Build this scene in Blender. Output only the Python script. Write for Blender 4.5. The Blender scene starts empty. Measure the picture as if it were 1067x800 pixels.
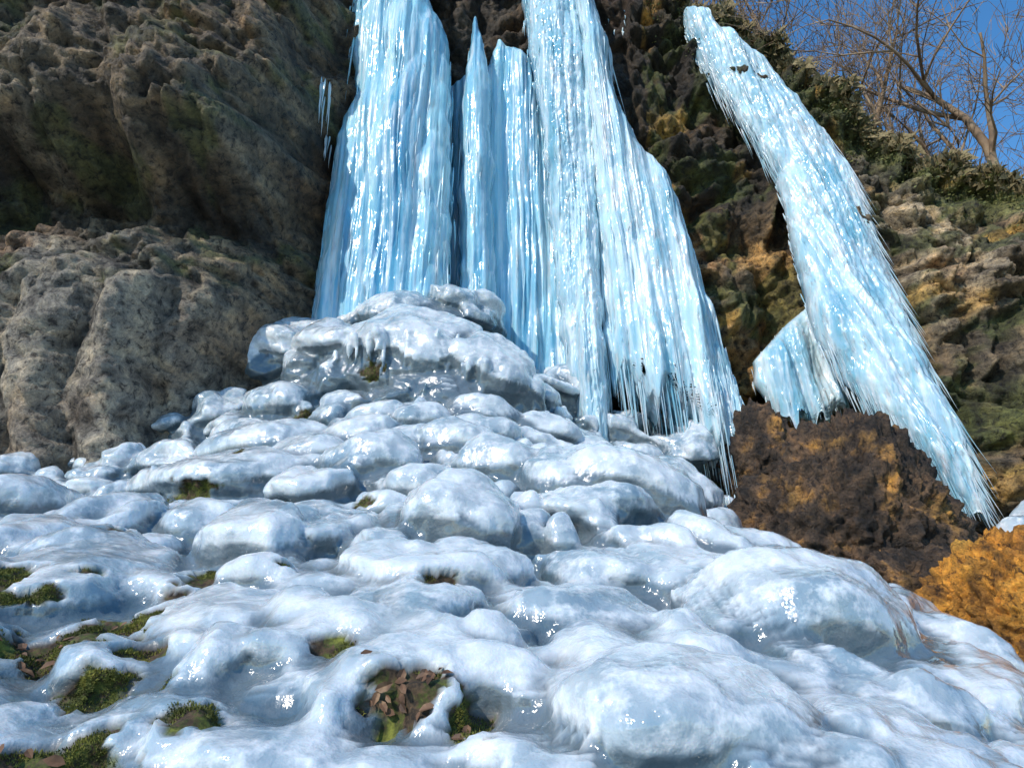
import bpy, math, random
import numpy as np
from mathutils import Vector, noise as mn
random.seed(7); rng=np.random.default_rng(7)
F=720.0; TH=math.radians(20); C=math.cos(TH); S=math.sin(TH); CZ=1.6
def ray(u,v):
    xc=(u-533.5)/F; yc=(400-v)/F
    return xc, C-yc*S, S+yc*C
def P(u,v,Y):
    dx,dy,dz=ray(u,v); t=Y/dy
    return (dx*t, Y, CZ+dz*t)
def tlen(u,v,Y):
    return Y/ray(u,v)[1]
scene=bpy.context.scene
# ---------------------------------------------------------------- helpers
class MB:
    def __init__(s): s.v=[]; s.f=[]; s.n=0
    def add(s,verts,faces):
        s.v.append(np.asarray(verts,dtype=float)); o=s.n
        s.f.extend([tuple(i+o for i in f) for f in faces]); s.n+=len(verts)
    def mesh(s,name):
        me=bpy.data.meshes.new(name)
        me.from_pydata(np.concatenate(s.v).tolist(),[],s.f); me.update(); return me
    def obj(s,name,mat,smooth=True):
        me=s.mesh(name)
        if smooth: me.polygons.foreach_set('use_smooth',[True]*len(me.polygons))
        o=bpy.data.objects.new(name,me); scene.collection.objects.link(o)
        if mat: me.materials.append(mat)
        return o
def gridfaces(nr,nc,wrap=False):
    f=[]
    for r in range(nr-1):
        for c in range(nc if wrap else nc-1):
            c2=(c+1)%nc
            f.append((r*nc+c,r*nc+c2,(r+1)*nc+c2,(r+1)*nc+c))
    return f
def tps_fit(X,z,reg=1e-3):
    X=np.asarray(X,float); z=np.asarray(z,float); n=len(X)
    r=np.linalg.norm(X[:,None]-X[None],axis=2)
    K=np.where(r>0,r**2*np.log(r+1e-9),0)+reg*np.eye(n)
    Pm=np.c_[np.ones(n),X]; A=np.block([[K,Pm],[Pm.T,np.zeros((3,3))]])
    w=np.linalg.solve(A,np.r_[z,0,0,0])
    def ev(Q):
        Q=np.asarray(Q,float); out=np.zeros(len(Q))
        for i in range(0,len(Q),20000):
            q=Q[i:i+20000]; r=np.linalg.norm(q[:,None]-X[None],axis=2)
            k=np.where(r>0,r**2*np.log(r+1e-9),0)
            out[i:i+20000]=k@w[:n]+w[n]+q@w[n+1:]
        return out
    return ev
def fbm(x,y,z,o=4):
    return mn.fractal(Vector((x,y,z)),0.9,2.1,o)
def billow(x,y,z,o=3):
    a=1.0;t=0;s=0
    for i in range(o):
        t+=a*abs(mn.noise(Vector((x,y,z)))); s+=a; a*=.5; x*=2.03;y*=2.03;z*=2.03
        x+=11.3
    return t/s
def sstep(a,b,x):
    t=min(max((x-a)/(b-a),0),1); return t*t*(3-2*t)
# ---------------------------------------------------------------- materials
def newmat(name):
    m=bpy.data.materials.new(name); m.use_nodes=True
    nt=m.node_tree; nt.nodes.clear()
    out=nt.nodes.new('ShaderNodeOutputMaterial'); b=nt.nodes.new('ShaderNodeBsdfPrincipled')
    nt.links.new(b.outputs[0],out.inputs[0]); return m,nt,b
def nnoise(nt,scale,detail=6,rough=.6,vec=None,dist=0):
    n=nt.nodes.new('ShaderNodeTexNoise'); n.inputs['Scale'].default_value=scale
    n.inputs['Detail'].default_value=detail; n.inputs['Roughness'].default_value=rough
    n.inputs['Distortion'].default_value=dist
    if vec is not None: nt.links.new(vec,n.inputs['Vector'])
    return n.outputs['Fac']
def ramp(nt,fac,stops):
    r=nt.nodes.new('ShaderNodeValToRGB'); e=r.color_ramp.elements
    while len(e)<len(stops): e.new(.5)
    for i,(p,c) in enumerate(stops):
        e[i].position=p; e[i].color=(c,c,c,1) if not hasattr(c,'__len__') else (*c,1)
    nt.links.new(fac,r.inputs[0]); return r.outputs[0]
def mix(nt,a,b,fac,mode='MIX'):
    m=nt.nodes.new('ShaderNodeMix'); m.data_type='RGBA'; m.blend_type=mode
    for inp,val in ((m.inputs[6],a),(m.inputs[7],b),(m.inputs[0],fac)):
        if isinstance(val,(float,int)): inp.default_value=val
        elif isinstance(val,tuple): inp.default_value=(*val,1)
        else: nt.links.new(val,inp)
    return m.outputs[2]
def bump(nt,b,hs,prev=None):
    for h,st,d in hs:
        n=nt.nodes.new('ShaderNodeBump'); n.inputs['Strength'].default_value=st; n.inputs['Distance'].default_value=d
        nt.links.new(h,n.inputs['Height'])
        if prev is not None: nt.links.new(prev,n.inputs['Normal'])
        prev=n.outputs[0]
    nt.links.new(prev,b.inputs['Normal'])
def coords(nt,scale=(1,1,1)):
    tc=nt.nodes.new('ShaderNodeTexCoord'); mp=nt.nodes.new('ShaderNodeMapping')
    mp.inputs['Scale'].default_value=scale
    nt.links.new(tc.outputs['Object'],mp.inputs[0]); return mp.outputs[0]

def ice_mat(name,c_dark,c_light,sss,stretch=(1,1,1),rlo=.08,rhi=.4,attr=None,crease_shade=None,b1=.4,b2=.4,white=.5,frost=.0,wcol=(.88,.92,.95),coat=0,soil=None):
    m,nt,b=newmat(name); co=coords(nt,stretch)
    n1=nnoise(nt,2.2,3,.6,co,.4); n2=nnoise(nt,11,4,.65,co)
    n5=nnoise(nt,38,3,.6,co)
    col=ramp(nt,n1,[(.36,c_dark),(.60,c_light)])
    col=mix(nt,col,wcol,ramp(nt,n2,[(.46,0.),(.68,white)]))
    if frost>0:
        n6=nnoise(nt,1.5,4,.7,coords(nt,(1,1,.35)),.3)
        col=mix(nt,col,(.86,.9,.93),ramp(nt,n6,[(.48,0.),(.68,frost)]))
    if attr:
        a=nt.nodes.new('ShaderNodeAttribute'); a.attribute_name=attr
        col=mix(nt,crease_shade,col,a.outputs['Fac'])
    rg=ramp(nt,n2,[(.38,rlo),(.7,rhi)])
    if coat:
        b.inputs['Coat Weight'].default_value=coat; b.inputs['Coat Roughness'].default_value=.04; b.inputs['Coat IOR'].default_value=1.5
    b.inputs['Subsurface Weight'].default_value=sss
    if soil:
        a2=nt.nodes.new('ShaderNodeAttribute'); a2.attribute_name=soil; sf=a2.outputs['Fac']
        n7=nnoise(nt,10,5,.75,co)
        scol=ramp(nt,n7,[(.36,(.02,.014,.008)),(.46,(.09,.055,.028)),(.53,(.055,.065,.012)),(.68,(.19,.20,.03))])
        scol=mix(nt,scol,ramp(nt,n5,[(.35,(.25,.25,.25)),(.62,(1.3,1.3,1.3))]),.8,'MULTIPLY')
        col=mix(nt,col,scol,sf); rg=mix(nt,rg,(.9,.9,.9),sf)
        iv_=nt.nodes.new('ShaderNodeMath'); iv_.operation='SUBTRACT'; iv_.inputs[0].default_value=1; nt.links.new(sf,iv_.inputs[1])
        for nm,val in (('Coat Weight',coat),('Subsurface Weight',sss)):
            mm=nt.nodes.new('ShaderNodeMath'); mm.operation='MULTIPLY'; mm.inputs[1].default_value=val
            nt.links.new(iv_.outputs[0],mm.inputs[0]); nt.links.new(mm.outputs[0],b.inputs[nm])
    nt.links.new(col,b.inputs['Base Color']); nt.links.new(rg,b.inputs['Roughness'])
    b.inputs['Subsurface Radius'].default_value=(.35,.75,1.0); b.inputs['Subsurface Scale'].default_value=.09
    b.inputs['IOR'].default_value=1.5
    bump(nt,b,[(n2,b1,.03),(n5,b2,.007)])
    return m
M_mound=ice_mat('mound_ice',(.25,.34,.40),(.66,.70,.72),.35,attr='bulge',crease_shade=(.06,.10,.125),white=.8,wcol=(.89,.90,.90),rlo=.03,rhi=.28,b1=.42,b2=.35,coat=.7,soil='soil')  # near-black blue tone is shade painted into the creases between lobes
M_curt=ice_mat('curtain_ice',(.09,.35,.55),(.36,.68,.82),.4,(1,1,.045),b1=.6,white=.5,frost=.2)
M_curt2=ice_mat('curtain_ice_pale',(.18,.43,.57),(.52,.74,.83),.4,(1,1,.09),b1=.6,white=.6,frost=.45)

def rock_mat(name,attr=None,var=None,bscale=1.0,moss=0.0):
    m,nt,b=newmat(name); co=coords(nt)
    if attr:
        a=nt.nodes.new('ShaderNodeAttribute'); a.attribute_name=attr; col=a.outputs['Color']
    else:
        col=ramp(nt,nnoise(nt,2.2,4,.65,co,.5),var)
    n1=nnoise(nt,2.3*bscale,7,.68,co,.6); n2=nnoise(nt,11*bscale,6,.72,co,.4)
    n3=nnoise(nt,55*bscale,3,.7,co)
    col=mix(nt,col,ramp(nt,n1,[(.34,(.22,.20,.19)),(.48,(.95,.95,.95)),(.64,(2.0,1.8,1.5))]),.95,'MULTIPLY')
    col=mix(nt,col,ramp(nt,n2,[(.38,(.05,.04,.04)),(.46,(.85,.85,.85)),(.68,(1.8,1.78,1.7))]),.85,'MULTIPLY')
    col=mix(nt,col,ramp(nt,n3,[(.35,(.5,.5,.5)),(.6,(1.2,1.2,1.2))]),.4,'MULTIPLY')
    nt.links.new(col,b.inputs['Base Color']); b.inputs['Roughness'].default_value=.62
    bump(nt,b,[(n1,.7,.18),(n2,.9,.08),(n3,.4,.012)])
    return m
M_cliff=rock_mat('cliff_rock','tone')
M_brown=rock_mat('brown_rock',None,var=[(.36,(.035,.025,.017)),(.54,(.12,.075,.045)),(.72,(.5,.26,.06))],bscale=1.4)
M_orange=rock_mat('orange_rock',None,var=[(.3,(.14,.06,.02)),(.46,(.66,.29,.04)),(.7,(.8,.44,.08))],bscale=1.6)
M_soil=rock_mat('soil',None,var=[(.36,(.05,.035,.02)),(.46,(.15,.105,.06)),(.55,(.13,.14,.03)),(.7,(.19,.19,.04))],bscale=2.5)

def simple(name,stops,rough=.8,scale=30):
    m,nt,b=newmat(name); nt.links.new(ramp(nt,nnoise(nt,scale,3,.6,coords(nt)),stops),b.inputs['Base Color'])
    b.inputs['Roughness'].default_value=rough; return m
M_moss=simple('moss_green',[(.3,(.04,.045,.01)),(.5,(.11,.12,.02)),(.7,(.26,.24,.04))],.9,12)
M_leaf=simple('dry_leaf',[(.3,(.05,.025,.012)),(.55,(.16,.08,.04)),(.7,(.28,.17,.09))],.7,19)
M_bark=simple('bark',[(.3,(.10,.065,.04)),(.5,(.27,.18,.11)),(.7,(.46,.34,.22))],.85,3)
M_ivy=simple('ivy',[(.3,(.03,.04,.01)),(.5,(.09,.105,.025)),(.7,(.20,.2,.05))],.7,5)

# ---------------------------------------------------------------- ground surface
GC=[(0,800,1.9),(0,700,2.5),(0,620,3.3),(0,560,4.8),(0,505,6.6),(110,505,6.7),(100,600,3.8),(205,462,7.4),(200,560,4.6),
(230,700,2.5),(230,630,3.3),(300,400,8.0),(330,500,5.6),(345,350,8.3),(440,325,8.5),(440,400,7.3),(450,470,5.9),(450,600,3.4),(450,700,2.4),(450,800,1.9),
(550,405,8.2),(550,480,6.0),(560,560,4.2),(640,490,7.4),(650,550,5.2),(620,650,3.2),(700,540,7.0),(740,590,5.4),
(800,625,3.9),(800,690,2.9),(800,800,1.9),(920,700,3.1),(940,770,2.4),(1040,780,2.5),(1060,815,2.1),
(900,690,5.2),(1040,700,5.2),(1050,770,3.6),(1000,690,4.2),(780,570,7.0),(1000,590,7.2),(780,500,8.6),(620,440,9.),(450,300,9.6),(330,330,9.4),(180,430,8.8)]
gp=[P(*c) for c in GC]+[(-9,0,1.0),(9,0,.4),(0,-4,.4),(-6,-4,.4),(6,-4,.2),(-4,.3,1.15),(0,.3,1.0),(4,.3,.9),(-10,8,3.0),(10,8,2.2),(10,4,1.0),(-10,4,1.8),(0,11,6.5),(8,11,3),(-8,11,4.5)]
gp=np.array(gp); gev=tps_fit(gp[:,:2],gp[:,2],.01)
GX0,GX1,GY0,GY1,GD=-12,12,-5,11,.08
gxs=np.arange(GX0,GX1+1e-6,GD); gys=np.arange(GY0,GY1+1e-6,GD)
XX,YY=np.meshgrid(gxs,gys)
GZ=gev(np.c_[XX.ravel(),YY.ravel()]).reshape(XX.shape)
edge=np.clip((np.abs(XX)-8.5)/3,0,1)*np.clip((4-YY)/3,0,1)+np.clip((-YY-1.5)/3,0,1); edge=np.clip(edge,0,1)
GZ=GZ*(1-edge)-.15*edge
def gz(x,y):
    fx=min(max((x-GX0)/GD,0),len(gxs)-1.001); fy=min(max((y-GY0)/GD,0),len(gys)-1.001)
    i=int(fx); j=int(fy); a=fx-i; b=fy-j
    return GZ[j,i]*(1-a)*(1-b)+GZ[j,i+1]*a*(1-b)+GZ[j+1,i]*(1-a)*b+GZ[j+1,i+1]*a*b
def hit(u,v,dz=0.0):
    dx,dy,d=ray(u,v); dx/=dy; d/=dy; Y=1.2
    while Y<9.4:
        if CZ+d*Y<=gz(dx*Y,Y)+dz: return Vector((dx*Y,Y,gz(dx*Y,Y)))
        Y+=.03
    return None
gaps=[]
GP=[(432,722,30),(485,745,26),(395,695,18),(55,675,30),(105,712,18)]
for u,v,r in GP:
    h=hit(u,v,.12)
    if h: gaps.append((h,r*tlen(u,v,h.y)/F*1.0))
def gapf(x,y):
    g=0
    for h,r in gaps:
        d2=((x-h.x)**2+((y-h.y)*.7)**2)/(r*r)
        if d2<9: g=max(g,math.exp(-d2))
    return g
def icezone(x,y):
    lim=2.1 if y>4.6 else (1.8 if y>3.2 else 1.8+(3.2-y)*1.0)
    return 1-sstep(lim,lim+.35,x)
def soilz(x,y):
    return gz(x,y)+.03*mn.noise(Vector((x*3,y*3,0)))+.02*mn.noise(Vector((x*9,y*9,4)))-.10
mb=MB()
mb.add([(x,y,soilz(x,y)) for y in gys for x in gxs],gridfaces(len(gys),len(gxs)))
mb.obj('rocky_slope',M_soil)
mb=MB(); R=600
mb.add([(-R,-R,-.05),(R,-R,-.05),(R,R,-.05),(-R,R,-.05)],[(0,1,2,3)]); mb.obj('ground',M_soil,False)

# ---------------------------------------------------------------- ice mound
mb=MB()
bx=np.arange(-8,6.01,.07); by=np.arange(.9,9.5,.07)
top=[];bot=[]
for y in by:
    for x in bx:
        g=gz(x,y); th=.03+.05*mn.noise(Vector((x*2,y*2,3)))+(.03 if y>4 else 0)
        th-=.08*gapf(x,y)
        th=th-(1-icezone(x,y))*.5
        top.append((x,y,g+th)); bot.append((x,y,g-.75))
nr,nc=len(by),len(bx); n=nr*nc
f=gridfaces(nr,nc); fb=[tuple(reversed([i+n for i in q])) for q in f]
side=[]
for c in range(nc-1):
    side.append((c+1,c,c+n,c+1+n)); k=(nr-1)*nc+c; side.append((k,k+1,k+1+n,k+n))
for r in range(nr-1):
    a=r*nc; side.append((a,a+nc,a+nc+n,a+n)); a=r*nc+nc-1; side.append((a+nc,a,a+n,a+nc+n))
mb.add(top+bot,f+fb+side)
def sph(nu=24,nv=14):
    v=[(0,0,1)];f=[]
    for i in range(1,nv):
        a=math.pi*i/nv
        for j in range(nu):
            b=2*math.pi*j/nu; v.append((math.sin(a)*math.cos(b),math.sin(a)*math.sin(b),math.cos(a)))
    v.append((0,0,-1))
    for j in range(nu): f.append((0,1+j,1+(j+1)%nu))
    for i in range(nv-2):
        for j in range(nu):
            a=1+i*nu+j; b=1+i*nu+(j+1)%nu; f.append((a,a+nu,b+nu,b))
    L=len(v)-1
    for j in range(nu): f.append((L,1+(nv-2)*nu+(j+1)%nu,1+(nv-2)*nu+j))
    return np.array(v),f
SV,SF=sph()
def normal(x,y):
    e=.15; return Vector((gz(x-e,y)-gz(x+e,y),gz(x,y-e)-gz(x,y+e),2*e)).normalized()
placed=[]
def lobe(h,rx,ry,rz,up=.65,yaw=0,lift=.32,na=.2):
    n=(normal(h.x,h.y)*(1-up)+Vector((0,0,up))).normalized()
    X=Vector((math.cos(yaw),math.sin(yaw),0)); X=(X-n*X.dot(n)).normalized(); Yv=n.cross(X)
    seed=random.random()*100
    ctr=h+n*(rz*lift)
    V=[]
    for s in SV:
        k=1+na*mn.noise(Vector((s[0]*1.3+seed,s[1]*1.3,s[2]*1.3)))+na*.35*mn.noise(Vector((s[0]*3.2+seed,s[1]*3.2,s[2]*3.2)))
        p=ctr+X*(s[0]*rx*k)+Yv*(s[1]*ry*k)+n*(s[2]*rz*k)
        V.append(p[:])
    mb.add(V,SF); placed.append((h.x,h.y,(rx+ry)/2))
    return ctr
def icicle(m,p0,L,r,lean=(0,0),sides=7,rings=9,lump=.18,ex=.75):
    ts=np.linspace(0,1,rings); V=[]
    sd=random.random()*50; a=np.arange(sides)*2*math.pi/sides+sd
    for i,t in enumerate(ts):
        rr=r*((1-t)**ex)*(min(1,.35+t*4))
        rr*=1+lump*math.sin(t*L*38+sd)*(.5+.5*math.sin(sd*3+t*17))+lump*.5*random.uniform(-1,1)
        rr=max(rr,.001)
        wx=lean[0]*L*t+r*.35*math.sin(t*5+sd); wy=lean[1]*L*t+r*.3*math.cos(t*6+sd*2)
        for aa in a: V.append((p0[0]+wx+rr*math.cos(aa),p0[1]+wy+rr*math.sin(aa),p0[2]-L*t))
    fs=[(r_*sides+c,(r_+1)*sides+c,(r_+1)*sides+(c+1)%sides,r_*sides+(c+1)%sides) for r_ in range(rings-1) for c in range(sides)]
    fs.append(tuple(range(sides))); fs.append(tuple(reversed(range((rings-1)*sides,rings*sides))))
    m.add(V,fs)
LB=[ # u,v,w,h,depthfactor,drips
(690,745,300,140,1.1,0),(590,805,180,60,.8,0),(820,655,250,160,1.1,0),(725,620,160,90,1,0),(890,665,110,110,1,0),
(950,725,170,100,1,0),(940,800,190,75,1,0),(1040,800,100,60,1,0),(800,795,160,70,1,0),
(506,690,94,104,.9,5),(490,795,85,64,.8,0),(605,655,220,100,1,6),(540,638,130,66,1,0),(430,650,120,58,1.2,12),
(250,655,270,90,1.3,8),(190,695,120,44,1.,4),(330,712,190,76,1.3,4),(285,770,240,70,1.3,0),(390,790,150,60,1.2,0),(120,800,110,40,1.1,0),(20,745,110,46,1,0),
(95,598,195,100,1.1,16),(60,560,120,50,1,4),(203,560,104,80,.9,14),(150,538,110,50,1,3),
(330,620,170,66,1.2,4),(400,596,120,60,1.2,6),(300,598,140,56,1.2,0),(340,553,145,60,1.2,8),(270,560,90,44,1.2,3),
(476,553,134,120,.9,0),(552,545,46,68,.7,0),(582,570,46,68,.7,0),(560,592,28,42,.7,0),(541,584,25,38,.7,0),(522,606,50,28,.8,0),
(630,522,190,120,.9,26),(580,505,110,80,.9,10),(690,520,110,88,.9,14),(738,560,70,66,.9,6),(520,488,104,66,1,4),(475,465,100,54,1,0),
(390,488,114,74,1,12),(445,508,100,50,1,4),(325,480,115,60,1.2,5),(250,500,200,66,1.3,8),(290,462,145,52,1.2,4),(180,535,120,48,1.2,4),(400,530,64,44,.8,0),
(430,362,165,105,1.1,16),(495,388,130,110,1,20),(385,372,100,70,1,8),(530,412,80,80,.9,8),(430,325,110,56,1.1,0),(350,392,70,54,1,4),(455,405,110,60,1,8),
(365,420,70,36,1.1,0),(410,415,60,36,1.1,0),(350,435,60,32,1,0),(400,435,70,36,1,0),(440,440,80,40,.9,0),(500,430,90,44,.9,0),(380,455,90,46,1.2,0),(430,462,90,42,1.2,0),
(530,440,60,36,.8,0),(560,450,80,46,.8,0),(500,453,90,44,1,0),(610,475,80,44,.9,0),(660,475,70,34,.8,0),(300,420,80,50,1.6,3),(270,450,90,40,1.5,3),(325,385,60,50,1.4,3),
]
for u,v,w,h_,df,dr in LB:
    h=hit(u,min(v+h_*.15,830),.03)
    if h is None: continue
    k=tlen(u,v,h.y)/F
    rx=w*k*.5; rz=h_*k*.5; ry=.5*(rx+rz)*1.0*df
    dome=v<413 and u>340
    c=lobe(h,rx,ry,rz*1.0,yaw=random.uniform(-.25,.25),up=.25 if dome else .55,lift=.1 if dome else .32)
    for i in range(dr):
        a=random.uniform(-.8,.8); xx=c.x+rx*a; yy=c.y-ry*math.sqrt(1-a*a)*random.uniform(.72,.94)
        L=rz*random.uniform(.5,1.15)
        icicle(mb,(xx,yy,c.z+rz*.1),L,max(.018,rz*random.uniform(.05,.13)),sides=8)
cnt=0
for k_ in range(9000):
    u=random.uniform(-60,1100); v=random.uniform(330,800)
    sm=k_>3500
    if u<230 and v<550: s=random.uniform(18,56)
    elif v<450: s=random.choice([random.uniform(18,36),random.uniform(45,85)])
    elif v<560: s=random.choice([random.uniform(30,50),random.uniform(75,130)])
    else:
        s=random.uniform(80,170)
        if sm and random.random()<.75: continue
    if sm: s*=random.uniform(.3,.65)
    h=hit(u,v,.03)
    if h is None or icezone(h.x,h.y)<.6 or gapf(h.x,h.y)>.25 or h.y>8.9: continue
    k=tlen(u,v,h.y)/F; r=s*k*.5
    if any((h.x-a)**2+(h.y-b)**2<(max(r*(.8 if sm else .9),q*(.75 if sm else .65)))**2 for a,b,q in placed): continue
    flat=random.random()<.3
    rz=r*(random.uniform(.35,.5) if flat else (random.uniform(.65,1.0) if v<500 else random.uniform(.5,.8)))
    c=lobe(h,r*random.uniform(.9,1.5),r*random.uniform(1.0,2.1),rz,yaw=random.uniform(-.7,.7),na=.4,up=.5); cnt+=1
    if v<640 and random.random()<.35:
        for q in range(2): icicle(mb,(c.x+r*random.uniform(-.7,.7),c.y-r*random.uniform(.6,.9),c.z),rz*random.uniform(.6,1.1),max(.014,rz*.12),sides=7)
print('fill lobes',cnt)
o=mb.obj('tmp_mound',None)
md=o.modifiers.new('r','REMESH'); md.mode='VOXEL'; md.voxel_size=.020
sm=o.modifiers.new('s','SMOOTH'); sm.factor=.5; sm.iterations=4
dg=bpy.context.evaluated_depsgraph_get()
me=bpy.data.meshes.new_from_object(o.evaluated_get(dg)); bpy.data.objects.remove(o)
N=len(me.vertices); co=np.empty(N*3); me.vertices.foreach_get('co',co); co=co.reshape(-1,3)
no=np.empty(N*3); me.vertices.foreach_get('normal',no); no=no.reshape(-1,3)
print('mound verts',N)
RD=.03; rx0,ry0=-8.2,.6; rw=int(14.6/RD); rh=int(9.2/RD)
ras=np.full((rh,rw),-99.)
ii=np.clip(((co[:,0]-rx0)/RD).astype(int),0,rw-1); jj=np.clip(((co[:,1]-ry0)/RD).astype(int),0,rh-1)
np.maximum.at(ras,(jj,ii),co[:,2])
gzr=np.array([[gz(rx0+(i+.5)*RD,ry0+(j+.5)*RD) for i in range(rw)] for j in range(rh)])
ras=np.maximum(ras,gzr-.1); rel=ras-gzr
def box(a,r):
    for ax in (0,1):
        pad=[(0,0),(0,0)]; pad[ax]=(r+1,r); b=np.cumsum(np.pad(a,pad,mode='edge'),axis=ax)
        n_=a.shape[ax]; w=2*r+1
        a=(np.take(b,range(w,w+n_),axis=ax)-np.take(b,range(0,n_),axis=ax))/w
    return a
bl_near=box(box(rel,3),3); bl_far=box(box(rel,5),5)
bulge=np.ones(N)
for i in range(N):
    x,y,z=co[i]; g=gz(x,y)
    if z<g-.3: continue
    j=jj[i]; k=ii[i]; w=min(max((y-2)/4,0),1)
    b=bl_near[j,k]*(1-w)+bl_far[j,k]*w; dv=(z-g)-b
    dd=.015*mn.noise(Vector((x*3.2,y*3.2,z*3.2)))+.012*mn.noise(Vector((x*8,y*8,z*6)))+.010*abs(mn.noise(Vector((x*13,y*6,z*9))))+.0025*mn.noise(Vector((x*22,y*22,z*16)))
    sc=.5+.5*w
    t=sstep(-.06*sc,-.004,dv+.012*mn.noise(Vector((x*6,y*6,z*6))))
    bulge[i]=.14+.86*t  # mask from local relief, not ice depth: low values paint crease shade
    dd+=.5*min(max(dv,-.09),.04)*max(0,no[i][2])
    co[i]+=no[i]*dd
me.vertices.foreach_set('co',co.ravel()); me.update()
me.name='ice_mound'; me.materials.clear(); me.materials.append(M_mound)
mound=bpy.data.objects.new('ice_mound',me); scene.collection.objects.link(mound); bpy.context.view_layer.update()
# places where the ground, moss and leaf litter break through the ice
PT=[(100,708,48,15),(190,742,32,13),(72,718,18,9),(388,384,13,8),(315,432,13,7),(197,516,22,12),(375,522,15,7),(458,604,22,11),(345,672,26,9),(400,702,26,16),(432,722,42,28),(487,748,30,17),
(30,620,26,10),(60,668,62,20),(125,652,42,15),(200,603,15,20),(50,795,52,15),(125,550,15,5),(2,600,16,13),(140,676,24,9),(115,752,14,6),(90,592,13,4),(300,585,8,3),(248,470,7,4)]
soil=np.zeros(N); tuft=[]
for pi,(u,v,ru,rv) in enumerate(PT):
    d=Vector(ray(u,v)).normalized(); ok,loc,nn,fi=mound.ray_cast(Vector((0,0,CZ)),d)
    if not ok: continue
    k=(loc-Vector((0,0,CZ))).length/F
    a=ru*k*1.1; b=rv*k*1.25
    q=(co-np.array(loc[:])); dist=np.sqrt((q[:,0]/a)**2+(q[:,2]/b)**2+(q[:,1]/(b*2.6))**2)
    for i in np.nonzero(dist<1.9)[0]:
        x,y,z=co[i]; t=dist[i]+.8*mn.noise(Vector((x*9,y*9,z*9)))+.4*mn.noise(Vector((x*26,y*26,z*26)))
        mk=1-sstep(.8,1.0,t)
        if mk>soil[i]: soil[i]=mk
        if mk>.6: tuft.append((i,pi))
for i in np.nonzero(soil>0)[0]:
    x,y,z=co[i]; co[i]-=no[i]*soil[i]*(.025+.03*mn.noise(Vector((x*15,y*15,z*15))))
me.vertices.foreach_set('co',co.ravel())
ta=me.attributes.new('bulge','FLOAT','POINT'); ta.data.foreach_set('value',bulge)
ta=me.attributes.new('soil','FLOAT','POINT'); ta.data.foreach_set('value',soil)
me.polygons.foreach_set('use_smooth',[True]*len(me.polygons)); me.update()
mo=MB(); lf=MB()
for i,pi in tuft:
    p=Vector(co[i]); nrm=Vector(no[i])
    X=nrm.orthogonal().normalized(); Yv=nrm.cross(X)
    mossy=mn.noise(p*8)+(.25 if pi in (0,1,2,3,4,11,5) else (-.15 if pi in (10,9,16) else .0))
    if mossy>-.05:
        for k in range(26 if p.y<4 else 10):
            q=p+X*random.uniform(-.014,.014)+Yv*random.uniform(-.014,.014)+nrm*.001
            b=random.uniform(0,6.28); s=random.uniform(.001,.003); dr=X*math.cos(b)+Yv*math.sin(b)
            tip=q+nrm*random.uniform(.003,.010)+dr.cross(nrm)*random.uniform(-.006,.006)
            mo.add([(q-dr*s)[:],(q+dr*s)[:],tip[:]],[(0,1,2)])
    if pi in (9,10,11,16,13) and random.random()<(.16 if pi==10 else .05):
        c=p+nrm*random.uniform(.004,.02); Z=(nrm+Vector((random.uniform(-.5,.5),random.uniform(-.6,.3),random.uniform(-.2,.5)))).normalized()
        X2=Z.orthogonal().normalized(); a_=random.uniform(0,6.28); Y2=Z.cross(X2); X3=X2*math.cos(a_)+Y2*math.sin(a_); Y3=Z.cross(X3)
        s=random.uniform(.01,.026); pt=[]
        for (aa,bb,dd_) in [(-1,0,0),(-.5,.45,.2),(.2,.5,.25),(1,0,-.1),(.2,-.5,.25),(-.5,-.45,.2)]: pt.append((c+X3*aa*s+Y3*bb*s+Z*dd_*s)[:])
        pt.append(c[:]); lf.add(pt,[(6,j,(j+1)%6) for j in range(6)])
if mo.n: mo.obj('moss',M_moss,False)
if lf.n: lf.obj('dry_leaves',M_leaf,False)

# ---------------------------------------------------------------- cliff
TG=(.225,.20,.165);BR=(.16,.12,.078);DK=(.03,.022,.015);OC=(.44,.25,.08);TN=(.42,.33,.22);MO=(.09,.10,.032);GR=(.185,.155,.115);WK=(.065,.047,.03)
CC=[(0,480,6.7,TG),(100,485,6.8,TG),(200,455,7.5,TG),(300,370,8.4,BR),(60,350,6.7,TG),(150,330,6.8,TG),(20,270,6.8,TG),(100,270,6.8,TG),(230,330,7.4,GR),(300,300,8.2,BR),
(60,195,7.6,DK),(150,190,7.7,DK),(230,215,7.8,DK),(300,215,8.3,WK),(190,250,7.3,GR),(10,200,7.4,DK),  # dark tones in this row paint the shade below the overhang
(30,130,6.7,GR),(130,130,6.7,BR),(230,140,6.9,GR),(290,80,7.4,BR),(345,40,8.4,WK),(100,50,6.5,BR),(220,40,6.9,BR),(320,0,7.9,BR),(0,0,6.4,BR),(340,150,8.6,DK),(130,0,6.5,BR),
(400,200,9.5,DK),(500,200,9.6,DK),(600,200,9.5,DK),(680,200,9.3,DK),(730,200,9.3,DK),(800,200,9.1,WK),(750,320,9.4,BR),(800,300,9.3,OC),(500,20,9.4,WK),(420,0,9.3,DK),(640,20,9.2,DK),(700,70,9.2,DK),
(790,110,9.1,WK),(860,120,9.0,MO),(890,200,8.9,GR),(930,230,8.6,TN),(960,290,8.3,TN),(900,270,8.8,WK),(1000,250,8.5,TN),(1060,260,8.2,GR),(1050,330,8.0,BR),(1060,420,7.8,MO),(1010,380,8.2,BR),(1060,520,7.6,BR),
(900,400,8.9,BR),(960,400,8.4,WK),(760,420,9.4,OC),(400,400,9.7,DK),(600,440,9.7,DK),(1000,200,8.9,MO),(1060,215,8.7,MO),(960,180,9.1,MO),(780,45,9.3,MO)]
cp=[];cc=[]
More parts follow.
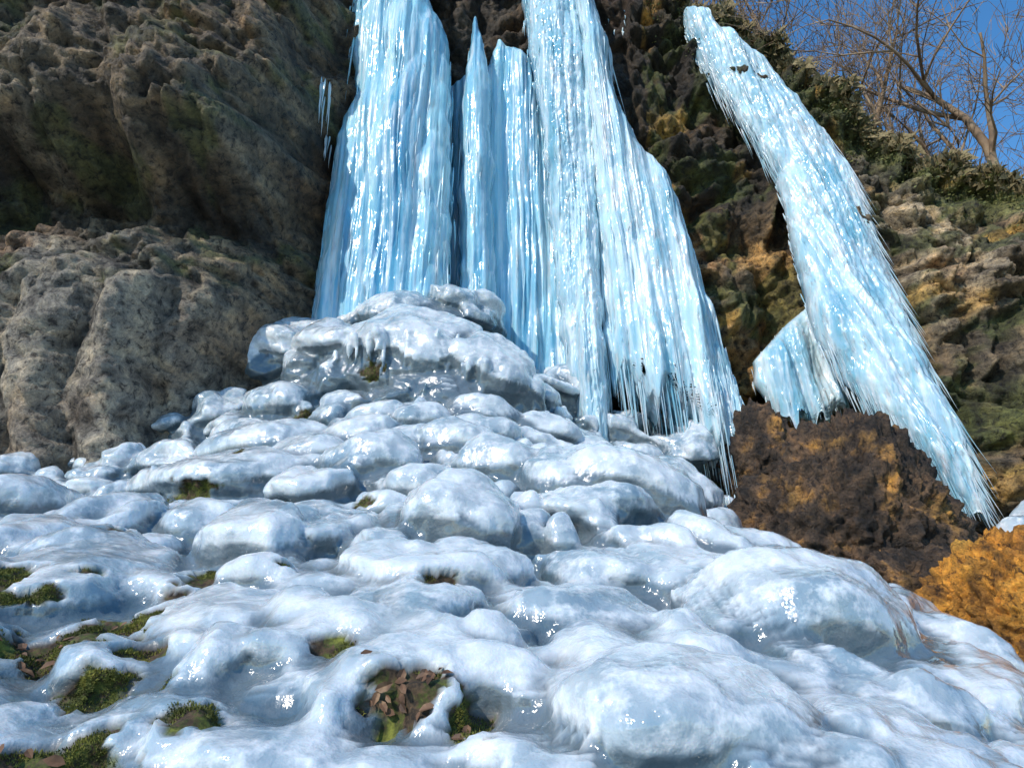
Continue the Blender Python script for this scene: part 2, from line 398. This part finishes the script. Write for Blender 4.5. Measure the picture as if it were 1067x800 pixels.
for u,v,Y,c in CC: p=P(u,v,Y); cp.append(p); cc.append(c)
for p,c in [((-9,6.3,3),TG),((-9,6.,7),BR),((-9,6,13),BR),((0,9.2,14),BR),((4,9.3,11),DK),((10,7,4),GR),((10,7.5,8),GR),((0,9.8,1),DK),((8,7.4,1),BR),((-6,7,0),TG),((-4,7.5,14),BR),((12,7,0),BR)]:
    cp.append(p);cc.append(c)
cp=np.array(cp);cc=np.array(cc); cev=tps_fit(cp[:,[0,2]],cp[:,1],.03)
edgepx=[(590,-110,9.3),(640,-60,9.3),(690,-8,9.3),(730,15,9.3),(770,30,9.3),(830,75,9.2),(900,130,9.1),(960,165,9.0),(1010,187,8.9),(1067,205,8.7),(1150,235,8.5)]
ep=[P(*e) for e in edgepx]; ex=[-12,-1]+[e[0] for e in ep]+[14]; ez=[15,15]+[e[2] for e in ep]+[ep[-1][2]-2.2]
XD=.032
xs=np.arange(-10,13,XD); NR=450; NB=60
ZT=np.interp(xs,ex,ez)
ZT=np.array([z+.12*mn.noise(Vector((x*1.5,0,7)))+.06*mn.noise(Vector((x*5,0,7))) for x,z in zip(xs,ZT)])
Q=[]
for r in range(NR):
    t=r/(NR-1)
    for i,x in enumerate(xs): Q.append((x,0.2+(ZT[i]-.2)*t))
Q=np.array(Q); Yb=cev(Q)
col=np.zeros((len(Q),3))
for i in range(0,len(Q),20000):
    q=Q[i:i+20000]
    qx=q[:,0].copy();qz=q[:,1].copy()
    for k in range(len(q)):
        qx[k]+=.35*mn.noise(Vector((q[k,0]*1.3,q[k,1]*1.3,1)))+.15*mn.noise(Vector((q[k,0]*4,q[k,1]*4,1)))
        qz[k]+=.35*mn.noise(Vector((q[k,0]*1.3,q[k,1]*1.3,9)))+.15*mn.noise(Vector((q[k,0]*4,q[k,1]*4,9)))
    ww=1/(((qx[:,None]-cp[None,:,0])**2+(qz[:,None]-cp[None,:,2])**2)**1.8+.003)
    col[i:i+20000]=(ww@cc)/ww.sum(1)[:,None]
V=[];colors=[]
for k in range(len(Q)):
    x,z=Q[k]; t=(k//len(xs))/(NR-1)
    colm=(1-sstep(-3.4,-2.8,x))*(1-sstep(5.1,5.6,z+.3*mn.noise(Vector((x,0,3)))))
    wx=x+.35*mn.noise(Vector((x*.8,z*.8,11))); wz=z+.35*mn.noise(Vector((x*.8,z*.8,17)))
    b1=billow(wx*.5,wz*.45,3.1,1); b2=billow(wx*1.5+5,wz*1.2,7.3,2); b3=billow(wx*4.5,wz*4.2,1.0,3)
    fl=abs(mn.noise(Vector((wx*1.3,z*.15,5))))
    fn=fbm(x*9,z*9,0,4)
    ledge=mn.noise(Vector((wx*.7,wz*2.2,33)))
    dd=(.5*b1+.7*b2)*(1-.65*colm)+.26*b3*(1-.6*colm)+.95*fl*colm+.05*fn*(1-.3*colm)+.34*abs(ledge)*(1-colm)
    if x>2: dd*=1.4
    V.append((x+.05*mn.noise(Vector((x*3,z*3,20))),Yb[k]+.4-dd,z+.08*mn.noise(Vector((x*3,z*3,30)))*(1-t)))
    cav_shade=min(1.3,.08+2.1*b2+2.3*b3+ (1.7*fl*colm))  # crevice shade painted into the rock colour: low relief goes darker
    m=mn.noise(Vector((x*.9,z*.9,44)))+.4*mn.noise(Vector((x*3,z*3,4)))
    c=col[k]*cav_shade
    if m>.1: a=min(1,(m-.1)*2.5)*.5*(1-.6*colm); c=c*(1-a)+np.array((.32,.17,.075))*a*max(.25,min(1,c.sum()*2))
    if x>2.2:
        m2=mn.noise(Vector((x*1.4,z*1.4,70)))+.5*mn.noise(Vector((x*5,z*5,71)))
        a=sstep(-.05,.25,m2)*.8; c=c*(1-a)+np.array((.075,.09,.025))*a
        m3=mn.noise(Vector((x*1.1,z*1.1,80)))+.4*mn.noise(Vector((x*4,z*4,81)))
        a=sstep(.25,.5,m3)*.55; c=c*(1-a)+np.array((.55,.32,.08))*a
    elif x<-2.3 and z>5.3:
        m2=mn.noise(Vector((x*1.2,z*1.2,90)))+.5*mn.noise(Vector((x*5,z*5,91)))
        a=sstep(.05,.35,m2)*.75; c=c*(1-a)+np.array((.07,.08,.03))*a
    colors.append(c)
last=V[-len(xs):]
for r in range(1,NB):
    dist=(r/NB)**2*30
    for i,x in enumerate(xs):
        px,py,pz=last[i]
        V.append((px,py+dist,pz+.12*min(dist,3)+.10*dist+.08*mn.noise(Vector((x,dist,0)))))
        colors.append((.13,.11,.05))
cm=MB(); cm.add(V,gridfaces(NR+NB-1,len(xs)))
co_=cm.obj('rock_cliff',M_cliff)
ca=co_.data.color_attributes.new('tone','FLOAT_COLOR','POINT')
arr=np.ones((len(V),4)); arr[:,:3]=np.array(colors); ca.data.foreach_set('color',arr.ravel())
V=np.array(V)
def cliff_at(x,r):
    i=int(min(max((x-xs[0])/XD,0),len(xs)-1)); return V[r*len(xs)+i]
def cliff_hit(u,v):
    Y=4.0
    while Y<10.5:
        x,_,z=P(u,v,Y); i=int(min(max((x-xs[0])/XD,0),len(xs)-1)); r=int((z-.2)/(ZT[i]-.2)*(NR-1))
        if 0<=r<NR and V[r*len(xs)+i][1]<=Y: return (x,Y,z)
        Y+=.03
    return None

# ---------------------------------------------------------------- ice curtains
def curtain(name,rows,mat,bulge=.3,nsp=400,Lr=(.2,.8),rr=(.015,.04),fringe=60,fl=(.3,.9),lean=(0,0),edgeb=.35,fa=1.0,lump=.07,crin=.3,rag=.35,edgelean=.0,warp=1.0):
    rows=sorted(rows)
    W=[]
    for v,uL,uR,Y in rows:
        a=P(uL,v,Y); b=P(uR,v,Y); W.append((a[2],a[0],b[0],Y))
    W.sort(); zz=[w[0] for w in W]; xl=[w[1] for w in W]; xr=[w[2] for w in W]; yy=[w[3] for w in W]
    z0,z1=zz[0],zz[-1]; nz=int((z1-z0)/.03)+2; wmax=max(r-l for l,r in zip(xl,xr)); nsx=max(14,int(wmax/.013))
    sd=random.random()*40; nb=5
    def prm(z): return np.interp(z,zz,xl),np.interp(z,zz,xr),np.interp(z,zz,yy)
    def surf(s,z):
        l,r,y=prm(z); j=.06*mn.noise(Vector((0,z*3,sd)))*min(1,(r-l)*2); x=l+j+(r-l)*s
        prof=math.sqrt(max(0,1-(2*s-1)**2)); wd=min(1,(r-l)/.5)
        xx=x+lean[0]*z+warp*(.06*mn.noise(Vector((x*1.0,z*.5,sd+3)))+.018*mn.noise(Vector((x*4,z*1.6,sd))))
        am=.5+1.2*abs(mn.noise(Vector((x*1.5,z*.9,sd+9))))
        terr=.10*abs(mn.noise(Vector((xx*2.5,z*.8+sd,14))))
        flt=.28*abs(mn.noise(Vector((xx*2.2+sd,z*.15,1))))+am*.14*abs(mn.noise(Vector((xx*7+sd,z*.3,2))))+am*.05*abs(mn.noise(Vector((xx*21,z*.8,3))))+terr+crin*(.03*mn.noise(Vector((x*14,z*7,5)))+.022*mn.noise(Vector((x*30,z*17,8))))
        return x, y-bulge*prof*wd-flt*fa*(prof**.5)
    m=MB(); VV=[]; ncol=nsx+nb
    for i in range(nz):
        z=z0+(z1-z0)*i/(nz-1); fr=i/(nz-1)
        dz=lambda x: -rag*abs(mn.noise(Vector((x*7,0,sd)))+.5*mn.noise(Vector((x*19,0,sd))))*max(0,1-fr*3)**2
        for k in range(nsx):
            s=k/(nsx-1); x,y=surf(s,z); VV.append((x,y,z+dz(x)))
        l,r,y=prm(z)
        for k in range(nb):
            s=1-(k+1)/(nb+1); x=l+(r-l)*s; VV.append((x,y+.1,z+dz(x)))
    fs=gridfaces(nz,ncol,True); fs.append(tuple(range(ncol))); fs.append(tuple(reversed(range((nz-1)*ncol,nz*ncol))))
    m.add(VV,fs)
    for k in range(nsp):
        z=random.uniform(z0+.1,z1)
        s=random.random(); onedge=random.random()<edgeb; sl=0; Lk=1
        if onedge:
            s=random.choice([random.uniform(-.02,.08),random.uniform(.9,1.03)]); Lk=1.3
            if s>.5: sl=edgelean*random.random()
        ss=min(max(s,0),1)
        if mn.noise(Vector((ss*3+sd,z*1.2,4)))<-.08 and not onedge: continue
        x,y=surf(ss,z); l,r,_=prm(z); x+=(s-ss)*(r-l)
        L=random.uniform(*Lr)*random.uniform(.4,1.1)*Lk; L=min(L,(z-z0)+random.uniform(.1,.35))
        icicle(m,(x,y+.012,z),L,random.uniform(*rr),lean=(lean[0]+sl+random.gauss(0,.025),lean[1]-random.uniform(0,.06)),rings=10,lump=lump,ex=.95)
    for k in range(fringe):
        z=z0+random.uniform(0,.3)*(z1-z0)*random.random()
        s=random.random(); x,y=surf(s,z)
        icicle(m,(x,y+.04,z+.1),random.uniform(*fl)*random.uniform(.6,1.1),random.uniform(*rr)*1.1,lean=(lean[0],lean[1]-.01),rings=12,lump=lump,ex=.95)
    return m.obj(name,mat)
curtain('frozen_waterfall',[(-110,366,440,8.9),(0,361,445,8.9),(45,366,468,8.85),(100,372,470,8.8),(150,352,470,8.75),(250,337,470,8.7),(350,326,466,8.65),(390,330,460,8.6)],M_curt,.4,420,(.3,1.5),(.008,.024),20,crin=.18)
curtain('frozen_waterfall.001',[(28,494,498,9.15),(80,485,509,9.1),(120,480,513,9.1),(250,478,515,9.05),(340,478,518,9.0)],M_curt,.18,90,(.2,1.0),(.008,.02),10,crin=.25)
curtain('frozen_waterfall.002',[(50,518,524,9.4),(75,508,560,9.4),(95,466,570,9.4),(200,464,585,9.4),(300,462,600,9.35),(400,520,610,9.3),(470,560,625,9.2)],M_curt,.14,160,(.4,1.8),(.01,.024),20,crin=.15)
curtain('frozen_waterfall.003',[(-110,535,595,9.1),(0,543,606,9.1),(60,552,616,9.0),(150,566,620,8.9),(250,575,625,8.8),(350,586,630,8.65),(475,604,634,8.45)],M_curt2,.34,620,(.1,.5),(.009,.024),20,(.1,.3),lump=.2,crin=.8)
curtain('frozen_waterfall.004',[(-110,560,600,9.15),(0,585,612,9.1),(60,600,632,9.05),(120,605,642,9.0),(160,610,668,8.95),(200,615,698,8.85),(250,620,716,8.75),(300,624,732,8.7),(350,628,747,8.6),(380,632,756,8.57),(400,652,762,8.53),(425,695,770,8.48),(455,738,778,8.45),(485,764,784,8.42)],M_curt2,.4,950,(.25,1.2),(.007,.022),340,(.5,1.6),(.05,-.02),.5,crin=.35,rag=.9,edgelean=.12)
curtain('frozen_waterfall.005',[(14,712,716,9.0),(24,712,738,9.0),(50,720,768,8.97),(70,729,796,8.95),(110,756,826,8.9),(140,779,852,8.8),(180,807,882,8.7),(220,817,898,8.6),(290,832,923,8.4),(340,845,946,8.2),(370,861,956,8.1),(420,899,975,7.9),(460,940,993,7.7),(500,976,1007,7.55),(535,1006,1019,7.45)],M_curt2,.24,1900,(.15,.65),(.007,.018),14,(.1,.3),(.2,-.03),.6,fa=1.1,lump=.12,crin=.6,rag=.1,edgelean=.2)
curtain('frozen_waterfall.006',[(325,835,850,8.9),(338,818,856,8.9),(360,798,862,8.88),(378,786,868,8.86),(400,786,876,8.84),(420,800,884,8.8),(432,806,860,8.8)],M_curt2,.12,260,(.1,.35),(.007,.016),110,(.1,.4),(.1,0),crin=.6,rag=.45)
m=MB()
for u0,v0,du,dv,n,L0,L1,off in [(340,100,6,14,9,.5,1.0,.14),(345,150,5,10,5,.3,.6,.14),(640,35,14,20,10,.08,.25,.05),(690,455,45,16,70,.15,.6,.05)]:
    for k in range(n):
        p=cliff_hit(u0+random.uniform(-du,du),v0+random.uniform(-dv,dv))
        if p: icicle(m,(p[0],p[1]-off*.6,p[2]+.06),random.uniform(L0,L1),random.uniform(.012,.026),rings=9,lump=.05,ex=.9)
for k in range(34):
    p=P(768+random.uniform(-16,14),522+random.uniform(-8,6),7.1); icicle(m,p,random.uniform(.15,.45),random.uniform(.01,.02),rings=9,lump=.1,ex=.9)
m.obj('icicles',M_curt2)

# ---------------------------------------------------------------- boulders
def boulder(name,ctr,rad,mat,seed,n=6,amp=.35,rough=1.0,taper=0.0):
    import bmesh
    bm=bmesh.new(); bmesh.ops.create_icosphere(bm,subdivisions=n,radius=1)
    for v in bm.verts:
        c=v.co.copy()+Vector((seed,0,0))
        cell=mn.voronoi(c*1.7)[0]; e=cell[1]-cell[0]
        k=.68+amp*billow(*(c*1.1),3)*1.6+.2*rough*billow(*(c*3.5),3)+.06*rough*mn.fractal(c*12,.8,2,4)+.16*rough*min(e,.6)
        v.co=Vector((v.co.x*rad[0]*(1-taper*v.co.z),v.co.y*rad[1],v.co.z*rad[2]))*k
    me=bpy.data.meshes.new(name); bm.to_mesh(me); bm.free()
    me.polygons.foreach_set('use_smooth',[True]*len(me.polygons)); me.materials.append(mat)
    o=bpy.data.objects.new(name,me); o.location=ctr; scene.collection.objects.link(o); return o
boulder('boulder',P(888,565,6.6),(1.2,.8,1.3),M_brown,3,7,taper=.35,rough=1.2)
boulder('boulder.001',P(965,640,6.0),(.85,.7,.6),M_brown,13,7)
boulder('boulder.002',P(790,485,8.2),(.5,.6,.85),M_brown,23,6)
boulder('boulder.003',P(1080,668,3.9),(.54,.5,.60),M_orange,71,7,rough=1.2)
boulder('boulder.004',P(1130,710,3.6),(.45,.4,.4),M_orange,43,6)
boulder('boulder.005',P(5,600,3.6),(.10,.1,.08),M_orange,53,5)
ice2=MB()
for u,v,Y,r in [(1062,560,6.6,.2),(1050,575,6.5,.12),(1090,550,6.8,.3)]:
    ctr=Vector(P(u,v,Y)); ice2.add([(ctr.x+s[0]*r*(1+.2*mn.noise(Vector(s)*2)),ctr.y+s[1]*r,ctr.z+s[2]*r*(1+.2*mn.noise(Vector(s)*3))) for s in SV],SF)
i2=ice2.obj('ice_lump',M_mound); at=i2.data.attributes.new('bulge','FLOAT','POINT'); at.data.foreach_set('value',[1.0]*len(i2.data.vertices))

# ---------------------------------------------------------------- cliff-top vegetation
iv=MB()
for k in range(16000):
    x=random.uniform(2.2,9); r=NR-1-int(abs(random.gauss(0,30)))
    if mn.noise(Vector((x*2.2,r*.05,0)))<-.1: continue
    if random.random()<.25: r=min(NR+8,NR+random.randint(0,8))
    p=cliff_at(x,r); s=random.uniform(.01,.03)
    c=Vector(p)+Vector((random.uniform(-.08,.08),random.uniform(-.14,.02),random.uniform(-.06,.12)))
    X=Vector((random.uniform(-1,1),random.uniform(-1,1),random.uniform(-1,1))).normalized(); Yv=X.orthogonal().normalized()
    iv.add([(c+X*s)[:],(c+Yv*s*.7)[:],(c-X*s)[:],(c-Yv*s*.7)[:]],[(0,1,2,3)])
iv.obj('ivy',M_ivy,False)
gr=MB()
for k in range(2500):
    x=random.uniform(2.0,9); r=NR-1+random.randint(-14,6); p=cliff_at(x,r); L=random.uniform(.08,.3); a=random.uniform(-1,1)
    s=.005; gr.add([(p[0]-s,p[1],p[2]),(p[0]+s,p[1],p[2]),(p[0]+a*.08,p[1]-.1*random.random(),p[2]+L*.5),(p[0]+a*.2,p[1]-.2*random.random(),p[2]+L*random.uniform(-.6,.7))],[(0,1,2),(1,3,2)])
gr.obj('dry_grass',simple('straw',[(.3,(.12,.09,.04)),(.7,(.35,.28,.14))]),False)

# ---------------------------------------------------------------- bare trees
def tube(m,pts,rads,sides):
    V_=[];n=len(pts)
    for i in range(n):
        d=(pts[min(i+1,n-1)]-pts[max(i-1,0)]).normalized(); X=d.orthogonal().normalized(); Yv=d.cross(X)
        for k in range(sides):
            a=2*math.pi*k/sides; V_.append((pts[i]+(X*math.cos(a)+Yv*math.sin(a))*rads[i])[:])
    m.add(V_,gridfaces(n,sides,True))
def branch(m,p,d,L,r,lev,maxl):
    n=6 if lev<2 else 4; pts=[p];rads=[r]; q=p.copy(); dd=d.copy()
    for i in range(n):
        dd=(dd+Vector((random.gauss(0,.16),random.gauss(0,.16),random.gauss(.04,.12)))).normalized()
        q=q+dd*(L/n); pts.append(q.copy()); rads.append(r*(1-.65*(i+1)/n))
    tube(m,pts,rads,7 if lev<2 else 4 if lev<3 else 3)
    if lev>=maxl: return
    for k in range(random.randint(4,6) if lev<2 else 4):
        i=random.randint(1 if lev else 2,n); base=pts[i]; dn=(pts[i]-pts[i-1]).normalized()
        sd=Vector((random.gauss(0,1),random.gauss(0,1),random.gauss(0,.6))).normalized()
        nd=(dn*.75+sd*.75+Vector((0,0,.12))).normalized()
        branch(m,base,nd,L*random.uniform(.5,.72),max(rads[i]*random.uniform(.5,.75),.007),lev+1,maxl)
def plateau_z(x,y):
    i=int(min(max((x-xs[0])/XD,0),len(xs)-1)); l=last[i]; dist=max(0,y-l[1]); return l[2]+.12*min(dist,3)+.10*dist
trees=[(8.3,9.6,.11,3.6,(-.35,0,1)),(9.2,10.6,.14,4.4,(-.6,0,1)),(7.2,10.2,.08,3.2,(-.5,0,1)),(6.2,10.4,.07,2.8,(.35,0,1)),(8.6,12.0,.10,4.2,(.1,0,1)),(10.5,12.5,.12,4.8,(-.4,0,1)),
(5.2,10.3,.06,2.8,(.2,0,1)),(7.6,13,.1,4.2,(-.1,0,1)),(4.4,10.4,.055,2.6,(.5,0,1)),(11.5,14,.12,5,(-.2,0,1)),(9.0,10.2,.07,3.0,(.2,0,1)),(6.6,11.8,.08,3.6,(.1,0,1)),(7.7,9.8,.06,3.0,(.25,0,1)),(3.6,10.2,.05,2.4,(.3,0,1))]
for i,(x,y,r,L,d) in enumerate(trees):
    m=MB(); branch(m,Vector((x,y,plateau_z(x,y)-.1)),Vector(d).normalized(),L,r,0,4)
    m.obj('bare_tree' if i==0 else 'bare_tree.%03d'%i,M_bark)
m=MB()
for k in range(150):
    x=random.uniform(3.0,9.5); y=9.4+random.uniform(0,1.5)
    branch(m,Vector((x,y,plateau_z(x,y)-.05)),Vector((random.gauss(0,.6),random.gauss(-.1,.3),1)).normalized(),random.uniform(.6,1.6),.014,2,3)
m.obj('bare_shrubs',M_bark)

# ---------------------------------------------------------------- light, world, camera
sd=Vector((-.60,-.66,.72)).normalized()
el=math.asin(sd.z); rot=math.atan2(sd.x,sd.y)
w=bpy.data.worlds.new('World'); scene.world=w; w.use_nodes=True; nt=w.node_tree; nt.nodes.clear()
sky=nt.nodes.new('ShaderNodeTexSky'); sky.sky_type='NISHITA'; sky.sun_disc=False; sky.sun_elevation=el; sky.sun_rotation=rot%(2*math.pi)
sky.air_density=1.1; sky.dust_density=0.05; sky.ozone_density=2.0
hs=nt.nodes.new('ShaderNodeHueSaturation'); hs.inputs['Saturation'].default_value=1.3; hs.inputs['Value'].default_value=1.4
nt.links.new(sky.outputs[0],hs.inputs['Color'])
bg=nt.nodes.new('ShaderNodeBackground'); bg.inputs[1].default_value=.15; ow=nt.nodes.new('ShaderNodeOutputWorld')
nt.links.new(hs.outputs[0],bg.inputs[0]); nt.links.new(bg.outputs[0],ow.inputs[0])
l=bpy.data.lights.new('sun','SUN'); l.energy=3.5; l.angle=math.radians(.6); l.color=(1,.93,.83)
lo=bpy.data.objects.new('sun',l); lo.rotation_euler=(-sd).to_track_quat('-Z','Y').to_euler(); scene.collection.objects.link(lo)
cam=bpy.data.cameras.new('camera'); cam.sensor_width=36; cam.lens=F/1067*36; cam.clip_end=2000; cam.clip_start=.05
cb=bpy.data.objects.new('camera',cam); cb.location=(0,0,CZ); cb.rotation_euler=(math.radians(90)+TH,0,0); scene.collection.objects.link(cb); scene.camera=cb
scene.view_settings.view_transform='Standard'; scene.view_settings.look='None'; scene.view_settings.exposure=0
